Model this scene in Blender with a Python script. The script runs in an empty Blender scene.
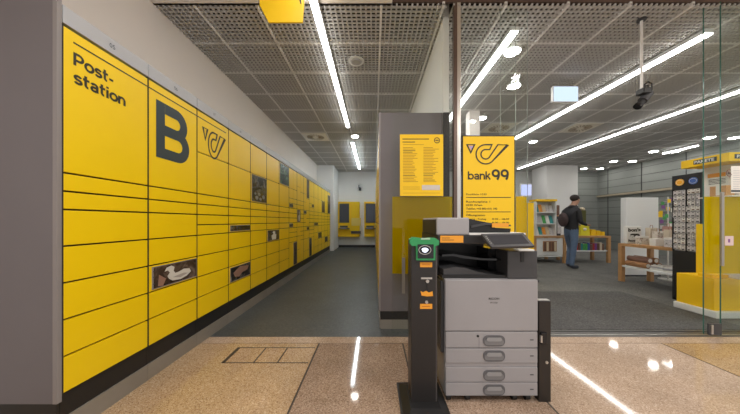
import bpy, bmesh, math, random
from mathutils import Vector, Matrix
random.seed(7)
S = bpy.context.scene
C = S.collection
PI = math.pi

# ------------------------------------------------------------------ materials
def newmat(name):
    m = bpy.data.materials.new(name); m.use_nodes = True
    nt = m.node_tree; nt.nodes.clear()
    out = nt.nodes.new('ShaderNodeOutputMaterial')
    return m, nt, out
def P(name, col, rough=.5, metal=0., var=0., scale=20., bump=0., spec=.5, emis=None, es=0.):
    m, nt, out = newmat(name)
    b = nt.nodes.new('ShaderNodeBsdfPrincipled')
    b.inputs['Roughness'].default_value = rough; b.inputs['Metallic'].default_value = metal
    b.inputs['Specular IOR Level'].default_value = spec
    c = (*col, 1)
    n = nt.nodes.new('ShaderNodeTexNoise'); n.inputs['Scale'].default_value = scale; n.inputs['Detail'].default_value = 4
    tc = nt.nodes.new('ShaderNodeTexCoord'); nt.links.new(tc.outputs['Object'], n.inputs['Vector'])
    mx = nt.nodes.new('ShaderNodeMix'); mx.data_type = 'RGBA'
    v = max(var, .02)
    mx.inputs[6].default_value = (*[x*(1-v) for x in col], 1); mx.inputs[7].default_value = (*[min(1, x*(1+v)) for x in col], 1)
    nt.links.new(n.outputs['Fac'], mx.inputs[0]); nt.links.new(mx.outputs[2], b.inputs['Base Color'])
    if bump:
        bp = nt.nodes.new('ShaderNodeBump'); bp.inputs['Strength'].default_value = bump; bp.inputs['Distance'].default_value = .01
        nt.links.new(n.outputs['Fac'], bp.inputs['Height']); nt.links.new(bp.outputs[0], b.inputs['Normal'])
    if emis:
        b.inputs['Emission Color'].default_value = (*emis, 1); b.inputs['Emission Strength'].default_value = es
    nt.links.new(b.outputs[0], out.inputs[0])
    return m
def ramp(nt, stops, const=False):
    r = nt.nodes.new('ShaderNodeValToRGB'); e = r.color_ramp.elements
    if const: r.color_ramp.interpolation = 'CONSTANT'
    while len(e) < len(stops): e.new(.5)
    for i, (p, c) in enumerate(stops): e[i].position = p; e[i].color = (*c, 1)
    return r
def speckle(name, base, dark, light, scale, rough, bump=0., coat=0.):
    m, nt, out = newmat(name)
    b = nt.nodes.new('ShaderNodeBsdfPrincipled'); b.inputs['Roughness'].default_value = rough
    tc = nt.nodes.new('ShaderNodeTexCoord')
    v = nt.nodes.new('ShaderNodeTexVoronoi'); v.inputs['Scale'].default_value = scale
    nt.links.new(tc.outputs['Object'], v.inputs['Vector'])
    sep = nt.nodes.new('ShaderNodeSeparateColor'); nt.links.new(v.outputs['Color'], sep.inputs[0])
    r = ramp(nt, [(0, dark), (.16, dark), (.2, base), (.78, base), (.84, light), (1, light)])
    nt.links.new(sep.outputs[0], r.inputs[0])
    n = nt.nodes.new('ShaderNodeTexNoise'); n.inputs['Scale'].default_value = 2.2; n.inputs['Detail'].default_value = 5
    nt.links.new(tc.outputs['Object'], n.inputs['Vector'])
    r2 = ramp(nt, [(.3, (.8, .78, .76)), (.7, (1.08, 1.06, 1.04))]); nt.links.new(n.outputs['Fac'], r2.inputs[0])
    mx = nt.nodes.new('ShaderNodeMix'); mx.data_type = 'RGBA'; mx.blend_type = 'MULTIPLY'; mx.inputs[0].default_value = 1
    nt.links.new(r.outputs[0], mx.inputs[6]); nt.links.new(r2.outputs[0], mx.inputs[7]); nt.links.new(mx.outputs[2], b.inputs['Base Color'])
    if bump:
        bp = nt.nodes.new('ShaderNodeBump'); bp.inputs['Strength'].default_value = bump; bp.inputs['Distance'].default_value = .004
        nt.links.new(sep.outputs[0], bp.inputs['Height']); nt.links.new(bp.outputs[0], b.inputs['Normal'])
    if coat: b.inputs['Coat Weight'].default_value = coat; b.inputs['Coat Roughness'].default_value = .05
    nt.links.new(b.outputs[0], out.inputs[0])
    return m
def picture(name, cols, scale=6, rough=.25):
    m, nt, out = newmat(name)
    b = nt.nodes.new('ShaderNodeBsdfPrincipled'); b.inputs['Roughness'].default_value = rough
    tc = nt.nodes.new('ShaderNodeTexCoord')
    n = nt.nodes.new('ShaderNodeTexNoise'); n.inputs['Scale'].default_value = scale; n.inputs['Detail'].default_value = 3; n.inputs['Distortion'].default_value = 1.5
    nt.links.new(tc.outputs['Object'], n.inputs['Vector'])
    k = len(cols)
    r = ramp(nt, [(.3+.4*i/(k-1), c) for i, c in enumerate(cols)])
    nt.links.new(n.outputs['Fac'], r.inputs[0]); nt.links.new(r.outputs[0], b.inputs['Base Color']); nt.links.new(b.outputs[0], out.inputs[0])
    return m
def emit(name, col, s):
    m, nt, out = newmat(name)
    e = nt.nodes.new('ShaderNodeEmission'); e.inputs[0].default_value = (*col, 1); e.inputs[1].default_value = s
    nt.links.new(e.outputs[0], out.inputs[0]); return m
def glassmat(name, tint=(.97, .985, .975), gl=.014):
    m, nt, out = newmat(name)
    t = nt.nodes.new('ShaderNodeBsdfTransparent'); t.inputs[0].default_value = (*tint, 1)
    g = nt.nodes.new('ShaderNodeBsdfGlossy'); g.inputs['Roughness'].default_value = .02
    mx = nt.nodes.new('ShaderNodeMixShader'); mx.inputs[0].default_value = gl
    nt.links.new(t.outputs[0], mx.inputs[1]); nt.links.new(g.outputs[0], mx.inputs[2]); nt.links.new(mx.outputs[0], out.inputs[0])
    return m
def filmmat(name):
    m, nt, out = newmat(name)
    t = nt.nodes.new('ShaderNodeBsdfTransparent'); t.inputs[0].default_value = (.85, .60, .0, 1)
    d = nt.nodes.new('ShaderNodeBsdfDiffuse'); d.inputs[0].default_value = (.82, .57, .0, 1)
    tr = nt.nodes.new('ShaderNodeBsdfTranslucent'); tr.inputs[0].default_value = (.92, .66, .0, 1)
    a = nt.nodes.new('ShaderNodeMixShader'); a.inputs[0].default_value = .6
    nt.links.new(d.outputs[0], a.inputs[1]); nt.links.new(tr.outputs[0], a.inputs[2])
    mx = nt.nodes.new('ShaderNodeMixShader'); mx.inputs[0].default_value = .56
    nt.links.new(t.outputs[0], mx.inputs[1]); nt.links.new(a.outputs[0], mx.inputs[2]); nt.links.new(mx.outputs[0], out.inputs[0])
    return m

YEL = P('yellow_lacquer', (.87, .60, .002), .38, var=.03, scale=3)
YEL2 = P('yellow_board', (.88, .56, .003), .5)
LGREY = P('light_grey_metal', (.41, .42, .45), .45)
EGREY = P('taupe_panel', (.150, .137, .148), .5, var=.06, scale=2)
TRIMG = P('pale_trim', (.24, .22, .22), .4)
GAP = P('dark_gap', (.03, .022, .012), .7)
BLACK = P('black_plastic', (.012, .012, .013), .45)
BLACKG = P('black_gloss', (.008, .008, .01), .12)
DGREY = P('dark_grey_plastic', (.05, .05, .054), .4)
CGREY = P('copier_grey', (.34, .33, .345), .42)
CGREY2 = P('copier_handle_grey', (.12, .12, .13), .35)
SLATE = P('slate_print', (.03, .045, .055), .4)
INK = P('dark_ink', (.025, .02, .012), .5)
STEEL = P('brushed_steel', (.62, .60, .57), .3, .9)
PLINTHM = P('plinth_metal', (.27, .25, .22), .3, .25, var=.15, scale=5)
BRONZE = P('bronze_metal', (.14, .10, .085), .35, .6)
WHITE = P('white_lacquer', (.75, .76, .75), .45)
WALL = P('white_wall_paint', (.84, .835, .82), .8, var=.03, scale=2)
WALLW = P('lobby_wall_paint', (.78, .73, .69), .8, var=.03, scale=2)
SHOPW = P('grey_green_panel', (.24, .255, .24), .6)
WOOD = P('oak_wood', (.46, .25, .10), .5, var=.25, scale=12)
GRID = P('ceiling_lattice', (.50, .49, .475), .6)
TBAR = P('ceiling_bar', (.78, .77, .75), .5)
PLEN = P('plenum_black', (.02, .02, .02), .9)
CEILP = P('plain_ceiling_paint', (.86, .80, .74), .8)
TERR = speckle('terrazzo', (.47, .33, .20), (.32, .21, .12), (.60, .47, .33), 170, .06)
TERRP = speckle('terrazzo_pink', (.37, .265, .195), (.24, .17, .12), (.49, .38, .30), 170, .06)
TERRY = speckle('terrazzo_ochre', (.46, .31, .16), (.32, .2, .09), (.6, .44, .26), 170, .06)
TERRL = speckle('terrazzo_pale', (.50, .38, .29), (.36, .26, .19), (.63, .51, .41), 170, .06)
JOINT = P('floor_joint', (.06, .045, .035), .6)
VINYL = speckle('grey_vinyl', (.065, .075, .08), (.05, .058, .06), (.085, .095, .10), 60, .42)
CARPET = speckle('grey_carpet', (.135, .137, .128), (.10, .10, .095), (.18, .18, .17), 90, .95, .4)
GLASS = glassmat('clear_glass')
GEDGE = P('glass_edge', (.06, .16, .13), .15)
FILM = filmmat('yellow_film')
LIGHT = emit('light_diffuser', (1, .985, .95), 13)
LIGHTC = emit('cool_light_diffuser', (.86, .95, 1.0), 28)
SPOT = emit('spot_lens', (1, .96, .9), 35)
GEDGEP = P('glass_edge_pale', (.45, .5, .48), .15)
SCREENM = emit('pale_screen', (.55, .68, .9), .9)
ORANGE = P('orange_sticker', (.85, .36, .03), .5)
GREEN = P('green_plastic', (.03, .30, .10), .4)
PICB = picture('picture_brown', [(.02, .014, .012), (.06, .04, .032), (.16, .12, .10)], 9)
PICG = picture('picture_green', [(.01, .02, .012), (.03, .07, .04), (.16, .22, .16)], 9)
PICK = picture('picture_black', [(.008, .008, .008), (.02, .02, .02), (.16, .15, .14)], 12)
PICW = P('picture_white', (.62, .60, .55), .4)
PICP = P('picture_tan', (.28, .16, .12), .4)
SKIN = P('skin', (.45, .25, .17), .6)
JACKET = P('black_cloth', (.02, .02, .024), .85)
JEANS = P('blue_denim', (.10, .15, .24), .85, var=.2)
SHOE = P('shoe_leather', (.03, .035, .05), .6)
HAIR = P('dark_hair', (.03, .022, .018), .8)
OLIVE = P('olive_cloth', (.10, .10, .03), .9)
PAPER = P('white_paper', (.75, .74, .70), .7)
KRAFT = P('brown_card', (.35, .18, .08), .8)
CHROMA = [P('print_%s' % n, c, .45) for n, c in dict(red=(.4, .03, .03), teal=(.03, .25, .25), blue=(.04, .09, .35), green=(.06, .35, .08), cream=(.6, .5, .35), orange=(.7, .28, .03), purple=(.2, .06, .25), brown=(.16, .08, .05)).items()]
CARDM = picture('card_print', [(.05, .05, .06), (.75, .73, .70), (.35, .33, .36), (.85, .82, .78)], 40, .3)

# ------------------------------------------------------------------ helpers
def woff(o):
    v = Vector((0, 0, 0))
    while o: v += o.location; o = o.parent
    return v
class MB:
    def __init__(s): s.bm = bmesh.new(); s.mats = []
    def mi(s, m):
        if m not in s.mats: s.mats.append(m)
        return s.mats.index(m)
    def _add(s, vs, fs, m, smooth=False):
        bv = [s.bm.verts.new(v) for v in vs]; i = s.mi(m); out = []
        for f in fs:
            try: q = s.bm.faces.new([bv[k] for k in f])
            except ValueError: continue
            q.material_index = i; q.smooth = smooth; out.append(q)
        return bv, out
    def box(s, x0, x1, y0, y1, z0, z1, m, bev=0., M=None):
        vs = [(x0, y0, z0), (x1, y0, z0), (x1, y1, z0), (x0, y1, z0), (x0, y0, z1), (x1, y0, z1), (x1, y1, z1), (x0, y1, z1)]
        if M: vs = [M @ Vector(v) for v in vs]
        bv, f = s._add(vs, [(0, 3, 2, 1), (4, 5, 6, 7), (0, 1, 5, 4), (1, 2, 6, 5), (2, 3, 7, 6), (3, 0, 4, 7)], m)
        if bev:
            es = list({e for q in f for e in q.edges})
            r = bmesh.ops.bevel(s.bm, geom=es, offset=bev, segments=2, affect='EDGES', profile=.6)
            for q in r['faces']: q.material_index = s.mi(m)
        return s
    def tube(s, a, b, r, m, n=12, r2=None, cap=True):
        a = Vector(a); b = Vector(b); r2 = r if r2 is None else r2
        d = (b-a).normalized(); u = d.orthogonal().normalized(); w = d.cross(u)
        vs = [a+(u*math.cos(2*PI*k/n)+w*math.sin(2*PI*k/n))*r for k in range(n)] + [b+(u*math.cos(2*PI*k/n)+w*math.sin(2*PI*k/n))*r2 for k in range(n)]
        fs = [(k, (k+1) % n, n+(k+1) % n, n+k) for k in range(n)]
        s._add(vs, fs, m, True)
        if cap: s._add(vs[:n][::-1], [tuple(range(n))], m); s._add(vs[n:], [tuple(range(n))], m)
        return s
    def path(s, pts, r, m, n=8):
        for a, b in zip(pts, pts[1:]): s.tube(a, b, r, m, n)
        return s
    def prism(s, pts, d, m):          # pts: list of 3d points (planar), d: extrusion vector
        n = len(pts); d = Vector(d); vs = [Vector(p) for p in pts] + [Vector(p)+d for p in pts]
        s._add(vs, [tuple(range(n)), tuple(range(2*n-1, n-1, -1))] + [(k, n+k, n+(k+1) % n, (k+1) % n) for k in range(n)], m); return s
    def strip(s, pts, w, nrm, m, closed=False):   # flat ribbon of width w along pts, normal nrm
        nrm = Vector(nrm).normalized(); L = [Vector(p) for p in pts]; n = len(L); vs = []
        for i in range(n):
            p0 = L[(i-1) % n] if (closed or i > 0) else L[i]; p1 = L[(i+1) % n] if (closed or i < n-1) else L[i]
            if (p1-p0).length < 1e-9: t = Vector((1, 0, 0))
            else: t = (p1-p0).normalized()
            sd = nrm.cross(t).normalized()
            k = 1.
            if (closed or 0 < i < n-1):
                a = (L[i]-p0).normalized(); b = (p1-L[i]).normalized(); c = max(.45, math.sqrt(max(0, (1+a.dot(b))/2))); k = 1/c
            vs += [L[i]+sd*w/2*k, L[i]-sd*w/2*k]
        fs = [(2*i, 2*i+1, 2*((i+1) % n)+1, 2*((i+1) % n)) for i in range(n if closed else n-1)]
        s._add(vs, fs, m); return s
    def ball(s, c, r, m, sc=(1, 1, 1), n=12):
        rr = bmesh.ops.create_uvsphere(s.bm, u_segments=n, v_segments=max(6, n//2+2), radius=r)
        i = s.mi(m)
        for v in rr['verts']: v.co = Vector((v.co.x*sc[0], v.co.y*sc[1], v.co.z*sc[2])) + Vector(c)
        for f in {f for v in rr['verts'] for f in v.link_faces}: f.material_index = i; f.smooth = True
        return s
    def text(s, body, org, u, v, m, h=None, w=None, bold=0., thick=.001, sp=1.):
        cu = bpy.data.curves.new('t', 'FONT'); cu.body = body; cu.size = 1; cu.offset = bold; cu.extrude = 0; cu.space_character = sp; cu.resolution_u = 3
        o = bpy.data.objects.new('t', cu); C.objects.link(o); bpy.context.view_layer.update()
        me = o.evaluated_get(bpy.context.evaluated_depsgraph_get()).to_mesh()
        xs = [p.co.x for p in me.vertices]; ys = [p.co.y for p in me.vertices]
        x0, x1, y0, y1 = min(xs), max(xs), min(ys), max(ys)
        capy = .73
        sy = h/capy if h else w/(x1-x0); sx = w/(x1-x0) if w else sy
        u = Vector(u); v = Vector(v); nn = u.cross(v).normalized(); org = Vector(org)
        vs = [org+u*(p.co.x-x0)*sx+v*p.co.y*sy+nn*thick for p in me.vertices]
        s._add(vs, [tuple(q.vertices) for q in me.polygons], m)
        bpy.data.objects.remove(o); bpy.data.curves.remove(cu); return s
    def build(s, name, parent=None, rec=True):
        if rec: bmesh.ops.recalc_face_normals(s.bm, faces=s.bm.faces)
        off = woff(parent)
        me = bpy.data.meshes.new(name)
        for v in s.bm.verts: v.co -= off
        s.bm.to_mesh(me); s.bm.free()
        for m in s.mats: me.materials.append(m)
        o = bpy.data.objects.new(name, me); C.objects.link(o)
        if parent: o.parent = parent
        return o
def tag(o, label, cat, group=None):
    o['label'] = label; o['category'] = cat
    if group: o['group'] = group
    return o
def thing(name, loc, label, cat, group=None):
    o = bpy.data.objects.new(name, None); o.location = loc; o.empty_display_size = .1; C.objects.link(o)
    return tag(o, label, cat, group)
def struct(mb, name, parent=None):
    o = mb.build(name, parent); o['kind'] = 'structure'; return o
def copy_tree(o, parent=None, loc=None):
    c = o.copy(); C.objects.link(c)
    if parent: c.parent = parent
    if loc is not None: c.location = loc
    for ch in list(o.children): copy_tree(ch, c)
    return c

# ------------------------------------------------------------------ camera (frame 740 x 414)
F = 257.0; CZ = 1.15; VX, VY = 374.0, 221.0
cam = bpy.data.cameras.new('camera'); co = bpy.data.objects.new('camera', cam); C.objects.link(co)
co.location = (0, 0, CZ); co.rotation_euler = (PI/2, 0, 0)
cam.sensor_width = 36; cam.lens = F/740*36; cam.shift_x = -(VX-370)/740; cam.shift_y = (VY-207)/740; cam.clip_start = .05
S.camera = co
def W(px, py, Y): return Vector(((px-VX)/F*Y, Y, CZ-(py-VY)/F*Y))
def XX(px, Y): return (px-VX)/F*Y
def ZZ(py, Y): return CZ-(py-VY)/F*Y
CH = 3.31   # ceiling height

# ------------------------------------------------------------------ setting
def slab(mb, x0, x1, y0, y1, z, m): mb.box(x0, x1, y0, y1, z-.05, z, m)
f = MB()
ys0, ys1 = -3.0, 2.42
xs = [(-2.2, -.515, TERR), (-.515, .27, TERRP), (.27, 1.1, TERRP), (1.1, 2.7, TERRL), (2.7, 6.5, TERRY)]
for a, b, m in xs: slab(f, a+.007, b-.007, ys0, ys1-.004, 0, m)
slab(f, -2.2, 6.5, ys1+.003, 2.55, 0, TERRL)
f.box(-2.2, 6.5, ys0, 2.55, -.06, -.002, JOINT)
struct(f, 'floor')
# inspection hatch lines let into the terrazzo
h = MB()
hx0, hx1, hy0, hy1 = -1.24, -.535, 2.08, 2.336
for a, b in ((hx0, hx0+.03), (-.985, -.973), (-.79, -.778)): h.box(a, b, hy0, hy1, 0, .001, JOINT)
for a in (hy0, hy1-.008): h.box(hx0, hx1, a, a+.010, 0, .001, JOINT)
struct(h, 'trim_1')
f = MB(); f.box(-2.2, .75, 2.55, 11.3, -.05, 0, VINYL); struct(f, 'floor')
f = MB(); f.box(.75, 9.8, 2.70, 11.3, -.05, 0, CARPET); struct(f, 'floor')
f = MB(); f.box(.75, 9.8, 2.55, 2.70, -.05, .002, P('door_track', (.12, .115, .11), .4, .5)); f.box(.75, 9.8, 2.59, 2.60, .002, .005, STEEL); f.box(.75, 9.8, 2.665, 2.68, .002, .005, BLACK); struct(f, 'trim_2')

f = MB(); f.box(-2.3, -2.2, -3.0, 11.3, 0, 3.75, WALLW); struct(f, 'wall_left')
f = MB(); f.box(-2.3, 9.9, 11.3, 11.4, 0, 3.75, WALL); struct(f, 'wall_back')
f = MB(); f.box(9.8, 9.9, 2.6, 11.3, 0, 3.75, SHOPW)
for k in range(12): f.box(9.79, 9.802, 2.7, 11.2, .3+.28*k, .312+.28*k, DGREY)
for k in range(6): f.box(9.785, 9.802, 4+1.35*k, 4.02+1.35*k, 0, 3.3, DGREY)
struct(f, 'wall_right')
f = MB(); f.box(7.9, 9.8, 11.27, 11.299, 0, 3.3, SHOPW)
for k in range(11): f.box(7.9, 9.8, 11.26, 11.272, .3+.28*k, .312+.28*k, DGREY)
struct(f, 'trim_7')
f = MB(); f.box(9.70, 9.8, 6.2, 11.2, 2.17, 2.25, P('rail_tan', (.34, .29, .21), .5)); struct(f, 'trim_3')
f = MB(); f.box(.735, .80, 2.74, 11.3, 0, 3.75, WALL); struct(f, 'wall_middle')
f = MB(); f.box(.735, .80, 2.72, 2.738, 0, 2.30, DGREY); struct(f, 'trim_4')
f = MB(); f.box(-2.2, -1.56, 9.9, 11.3, 0, 3.3, WALL); struct(f, 'wall_pillar')
f = MB(); f.box(6.66, 7.85, 9.9, 10.83, 0, 3.3, WALL); f.box(6.64, 7.87, 9.88, 10.85, 0, .1, DGREY); struct(f, 'wall_column')
f = MB(); f.box(1.86, 2.06, 5.0, 5.2, 0, 3.3, WALLW); struct(f, 'wall_post')
f = MB(); f.box(-1.55, .05, 11.27, 11.3, 0, .1, BLACK); struct(f, 'baseboard_back')
f = MB(); f.box(.80, 9.8, 11.27, 11.3, 0, .1, DGREY); struct(f, 'baseboard_shop')
# ceilings
f = MB(); f.box(-2.2, .18, -3, 2.57, 3.31, 3.4, CEILP); f.box(.18, 7.5, -3, 2.58, 3.40, 3.45, CEILP); f.box(-2.2, .18, 2.55, 2.57, 3.31, 3.75, CEILP); struct(f, 'ceiling')
f = MB(); f.box(.18, 9.8, 2.58, 2.60, 3.345, 3.75, BRONZE); struct(f, 'trim_5')
f = MB(); f.box(-2.2, 9.8, 2.5, 11.3, 3.70, 3.75, PLEN); struct(f, 'ceiling')
f = MB()
p = .625/12; yy0 = 3.127-.625*1; th = .0082
k = 0
x = .073-.625*4
while x < 9.8:
    if x > -2.2 and not (.73 < x < .80): f.box(x-th, x+th, 2.57, 11.3, CH, CH+.017, GRID)
    x += p
y = 2.502
while y < 11.3:
    if y > 2.58: f.box(-2.2, .735, y-th, y+th, CH+.001, CH+.016, GRID); f.box(.80, 9.8, y-th, y+th, CH+.001, CH+.016, GRID)
    y += p
for i in range(-3, 16):
    x = .073+.625*i
    if x > -2.2: f.box(x-.012, x+.012, 2.57, 11.3, CH-.006, CH+.036, TBAR)
for j in range(0, 14):
    y = 3.127+.625*j; f.box(-2.2, .735, y-.010, y+.010, CH-.005, CH+.0355, TBAR); f.box(.8, 9.8, y-.010, y+.010, CH-.005, CH+.0355, TBAR)
struct(f, 'ceiling')

# ------------------------------------------------------------------ post horn outline (unit coords, from the sign)
def horn(mb, org, u, v, s, m, w, tri=True, sv=None):
    sv = sv or s
    u = Vector(u); v = Vector(v); nn = u.cross(v).normalized(); org = Vector(org)
    def T(x, y): return org+u*(x*s)+v*(y*sv)+nn*.0015
    cx, cy, R, r = .73, -.385, .385, .19
    pts = []
    a0, a1 = -48, -270
    for k in range(25):
        a = math.radians(a0+(a1-a0)*k/24); pts.append(T(cx+R*math.cos(a), cy+R*math.sin(a)))
    pts.append(T(cx+.25, 0)); pts.append(T(cx+.16, -.195))
    for k in range(17):
        a = math.radians(-270+(a0+270)*k/16); pts.append(T(cx+r*math.cos(a), cy+r*math.sin(a)))
    pts += [T(1.22, 0), T(1.62, 0)]
    mb.strip(pts, w, nn, m, True)
    if tri: mb.strip([T(-.02, 0), T(.28, 0), T(.13, -.32)], w, nn, m, True)
    return mb

# ------------------------------------------------------------------ wide grotesque lettering drawn with even strokes
def arcp(cx, cy, rx, ry, a0, a1, n=14):
    return [(cx+rx*math.cos(math.radians(a0+(a1-a0)*k/n)), cy+ry*math.sin(math.radians(a0+(a1-a0)*k/n))) for k in range(n+1)]
GL = {
 'P': (.72, [[(.09, 0), (.09, 1)], [(.17, .915)]+[(.36, .915)]+arcp(.38, .67, .25, .245, 90, -90)+[(.17, .425)]]),
 'o': (.74, [arcp(.37, .36, .275, .285, 0, 360, 28)]),
 's': (.60, [arcp(.30, .505, .20, .14, 20, 180, 10)+arcp(.28, .505, .18, .13, 180, 262, 6)+arcp(.32, .215, .19, .145, 95, 0, 7)+arcp(.30, .215, .21, .14, 0, -160, 10)]),
 't': (.50, [[(.20, .96), (.20, .26)]+arcp(.36, .25, .16, .165, 180, 280, 8), [(.02, .64), (.46, .64)]]),
 '-': (.48, [[(.06, .36), (.40, .36)]]),
 'a': (.66, [arcp(.31, .49, .22, .155, 160, 20, 10)+[(.52, .42), (.52, 0)], [(.50, .37), (.33, .37)]+arcp(.29, .22, .18, .15, 90, 270, 10)+arcp(.33, .22, .19, .15, -90, -15, 6)]),
 'i': (.28, [[(.14, 0), (.14, .72)], [(.14, .83), (.14, 1.0)]]),
 'n': (.70, [[(.09, 0), (.09, .72)], [(.10, .40)]+arcp(.335, .40, .235, .245, 170, 0, 12)+[(.57, 0)]]),
 'b': (.74, [[(.09, 0), (.09, 1)], arcp(.37, .36, .275, .285, 180, 540, 28)]),
 'k': (.66, [[(.09, 0), (.09, 1)], [(.52, .72), (.14, .32)], [(.26, .42), (.58, 0)]]),
 '9': (.74, [arcp(.35, .67, .255, .25, 0, 360, 26), arcp(.33, .62, .275, .56, 0, -62, 10)]),
}
def strokes(mb, word, org, u, v, h, w, m, sw=.17):
    u = Vector(u); v = Vector(v); nn = u.cross(v).normalized(); org = Vector(org)
    tot = sum(GL[c][0] for c in word)-.08; k = w/tot; x = 0; lift = .0010
    for c in word:
        adv, ps_ = GL[c]
        for pth in ps_:
            # ribbon in unit space, then scaled, so strokes follow the lettering's proportions
            L_ = [Vector((p_[0], p_[1], 0)) for p_ in pth]; closed = (L_[0]-L_[-1]).length < 1e-4
            if closed: L_ = L_[:-1]
            n = len(L_); vs = []
            for i in range(n):
                a = L_[i-1] if (i > 0 or closed) else L_[i]; b_ = L_[(i+1) % n] if (i < n-1 or closed) else L_[i]
                t = (b_-a).normalized(); sd = Vector((-t.y, t.x, 0))*sw/2
                for q in (L_[i]+sd, L_[i]-sd): vs.append(org+u*((x+q.x)*k)+v*(q.y*h)+nn*lift)
            mb._add(vs, [(2*i, 2*i+1, 2*((i+1) % n)+1, 2*((i+1) % n)) for i in range(n if closed else n-1)], m)
            lift += .00012
        x += adv
    return mb
# ------------------------------------------------------------------ left parcel lockers
LX = -1.63; U = .0969; Z0 = .242; CW = .512; Y0 = 1.343
def UZ(k): return Z0+U*k
std = [0, 2, 4, 6, 8, 9, 10, 11, 12, 16, 20]
first = [0, 2, 4, 6, 8, 10, 11, 12, 20]
halfn = [0, 5, 6, 7, 8, 9, 10, 11, 12, 13, 14, 16, 20]
def column(y0, rows, labels, wins=(), splits=False, rows2=None, xf=LX, sgn=1, loc=None, group=None, num=None):
    """one cabinet column; front face at x=xf, facing sgn*X"""
    root = thing('parcel_locker', (xf-sgn*.28, y0+CW/2, 0), labels, 'parcel locker', group)
    y1 = y0+CW; b = MB()
    xb = xf-sgn*.55
    def bx(mb, xa, xc, *a, **k): mb.box(min(xa, xc), max(xa, xc), *a, **k)
    bx(b, xf-sgn*.018, xb, y0+.001, y1-.001, Z0-.001, 2.18, GAP)
    for ya in (y0+.0005, y1-.0055): bx(b, xf-sgn*.018, xf+sgn*.0008, ya, ya+.005, Z0-.001, 2.186, GAP)
    b.build('cabinet_body', root)
    b = MB(); bx(b, xf, xb, y0+.003, y1-.001, 2.192, 2.285, LGREY, bev=.002)
    if num: b.text(num, (xf+sgn*.0005, y0+.24, 2.225), (0, sgn, 0), (0, 0, 1), SLATE, h=.028, thick=.001)
    b.build('header_strip', root)
    b = MB(); bx(b, xf-sgn*.012, xb, y0+.001, y1-.001, .113, Z0-.004, BLACK); b.build('plinth', root)
    b = MB(); bx(b, xf-sgn*.002, xb, y0+.001, y1-.001, 0, .112, PLINTHM); b.build('base_plate', root)
    spans = [(y0, y0+CW/2, 'n'), (y0+CW/2, y1, 'f')] if splits else [(y0, y1, 'w')]
    for a, c, key in spans:
        rr = rows2 if (key == 'f' and rows2) else rows
        for k0, k1 in zip(rr, rr[1:]):
            d = MB(); za, zb = UZ(k0)+.005, UZ(k1)-.005
            win = None
            for w in wins:
                if w[0] == key and w[1] == k0: win = w
            bx(d, xf, xf-sgn*.0185, a+.006, c-.006, za, zb, YEL, bev=.002)
            do = d.build('locker_door', root)
            if win:
                g = MB(); wa, wc = (a+.03, c-.012) if key == 'w' else (a+.02, c-.015)
                wz0, wz1 = za+.008, zb-.008
                bx(g, xf+sgn*.004, xf-sgn*.002, wa, wc, wz0, wz1, TRIMG)
                bx(g, xf+sgn*.005, xf+sgn*.003, wa+.012, wc-.006, wz0+.008, wz1-.006, win[2])
                if len(win) > 3: win[3](g, wa, wc, wz0, wz1)
                go = g.build('photo_panel', do)
    return root
def swan(g, a, c, z0, z1):
    X = LX+.0058; W_ = c-a; H = z1-z0
    def T(u, v): return (X, a+u*W_, z0+v*H)
    body = [(.32, .30), (.40, .17), (.58, .12), (.74, .22), (.84, .38), (.80, .55), (.66, .60), (.55, .52), (.46, .50), (.42, .62), (.44, .80), (.37, .90), (.27, .84), (.23, .68), (.30, .70), (.34, .58), (.29, .44)]
    g.prism([T(*q) for q in body], (.0008, 0, 0), PICW)
    g.prism([T(*q) for q in [(.40, .32), (.58, .22), (.76, .34), (.66, .40), (.5, .36)]], (.0014, 0, 0), P('picture_shade', (.36, .33, .30), .5))
    g.prism([T(*q) for q in [(.10, .10), (.2, .06), (.26, .35), (.12, .6)]], (.0008, 0, 0), PICP)
    for zz in (.25, .55, .8): g.tube(T(.025, zz), (X+.002, a+.025*W_, z0+zz*H), .006, BLACK, 8)
def brown(g, a, c, z0, z1):
    X = LX+.0058; T = lambda u, v: (X, a+u*(c-a), z0+v*(z1-z0))
    g.prism([T(*q) for q in [(.12, .6), (.45, .92), (.9, .78), (.82, .5), (.55, .42), (.4, .2), (.2, .3)]], (.0008, 0, 0), PICP)
def figure(g, a, c, z0, z1):
    X = LX+.0058; T = lambda u, v: (X, a+u*(c-a), z0+v*(z1-z0))
    g.prism([T(*q) for q in [(.35, .08), (.7, .08), (.72, .55), (.62, .62), (.62, .85), (.48, .92), (.4, .82), (.45, .62), (.3, .5)]], (.0008, 0, 0), PICW)
def flowers(g, a, c, z0, z1):
    X = LX+.0058; T = lambda u, v: (X, a+u*(c-a), z0+v*(z1-z0))
    for u_, v_, r_ in ((.3, .15, .05), (.55, .12, .04), (.75, .22, .05), (.45, .3, .04), (.2, .3, .03)):
        g.prism([(X, T(u_, v_)[1]+r_*math.cos(k*PI/4), T(u_, v_)[2]+r_*.6*math.sin(k*PI/4)) for k in range(8)], (.0008, 0, 0), P('petal_grey', (.2, .2, .18), .6))

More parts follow.
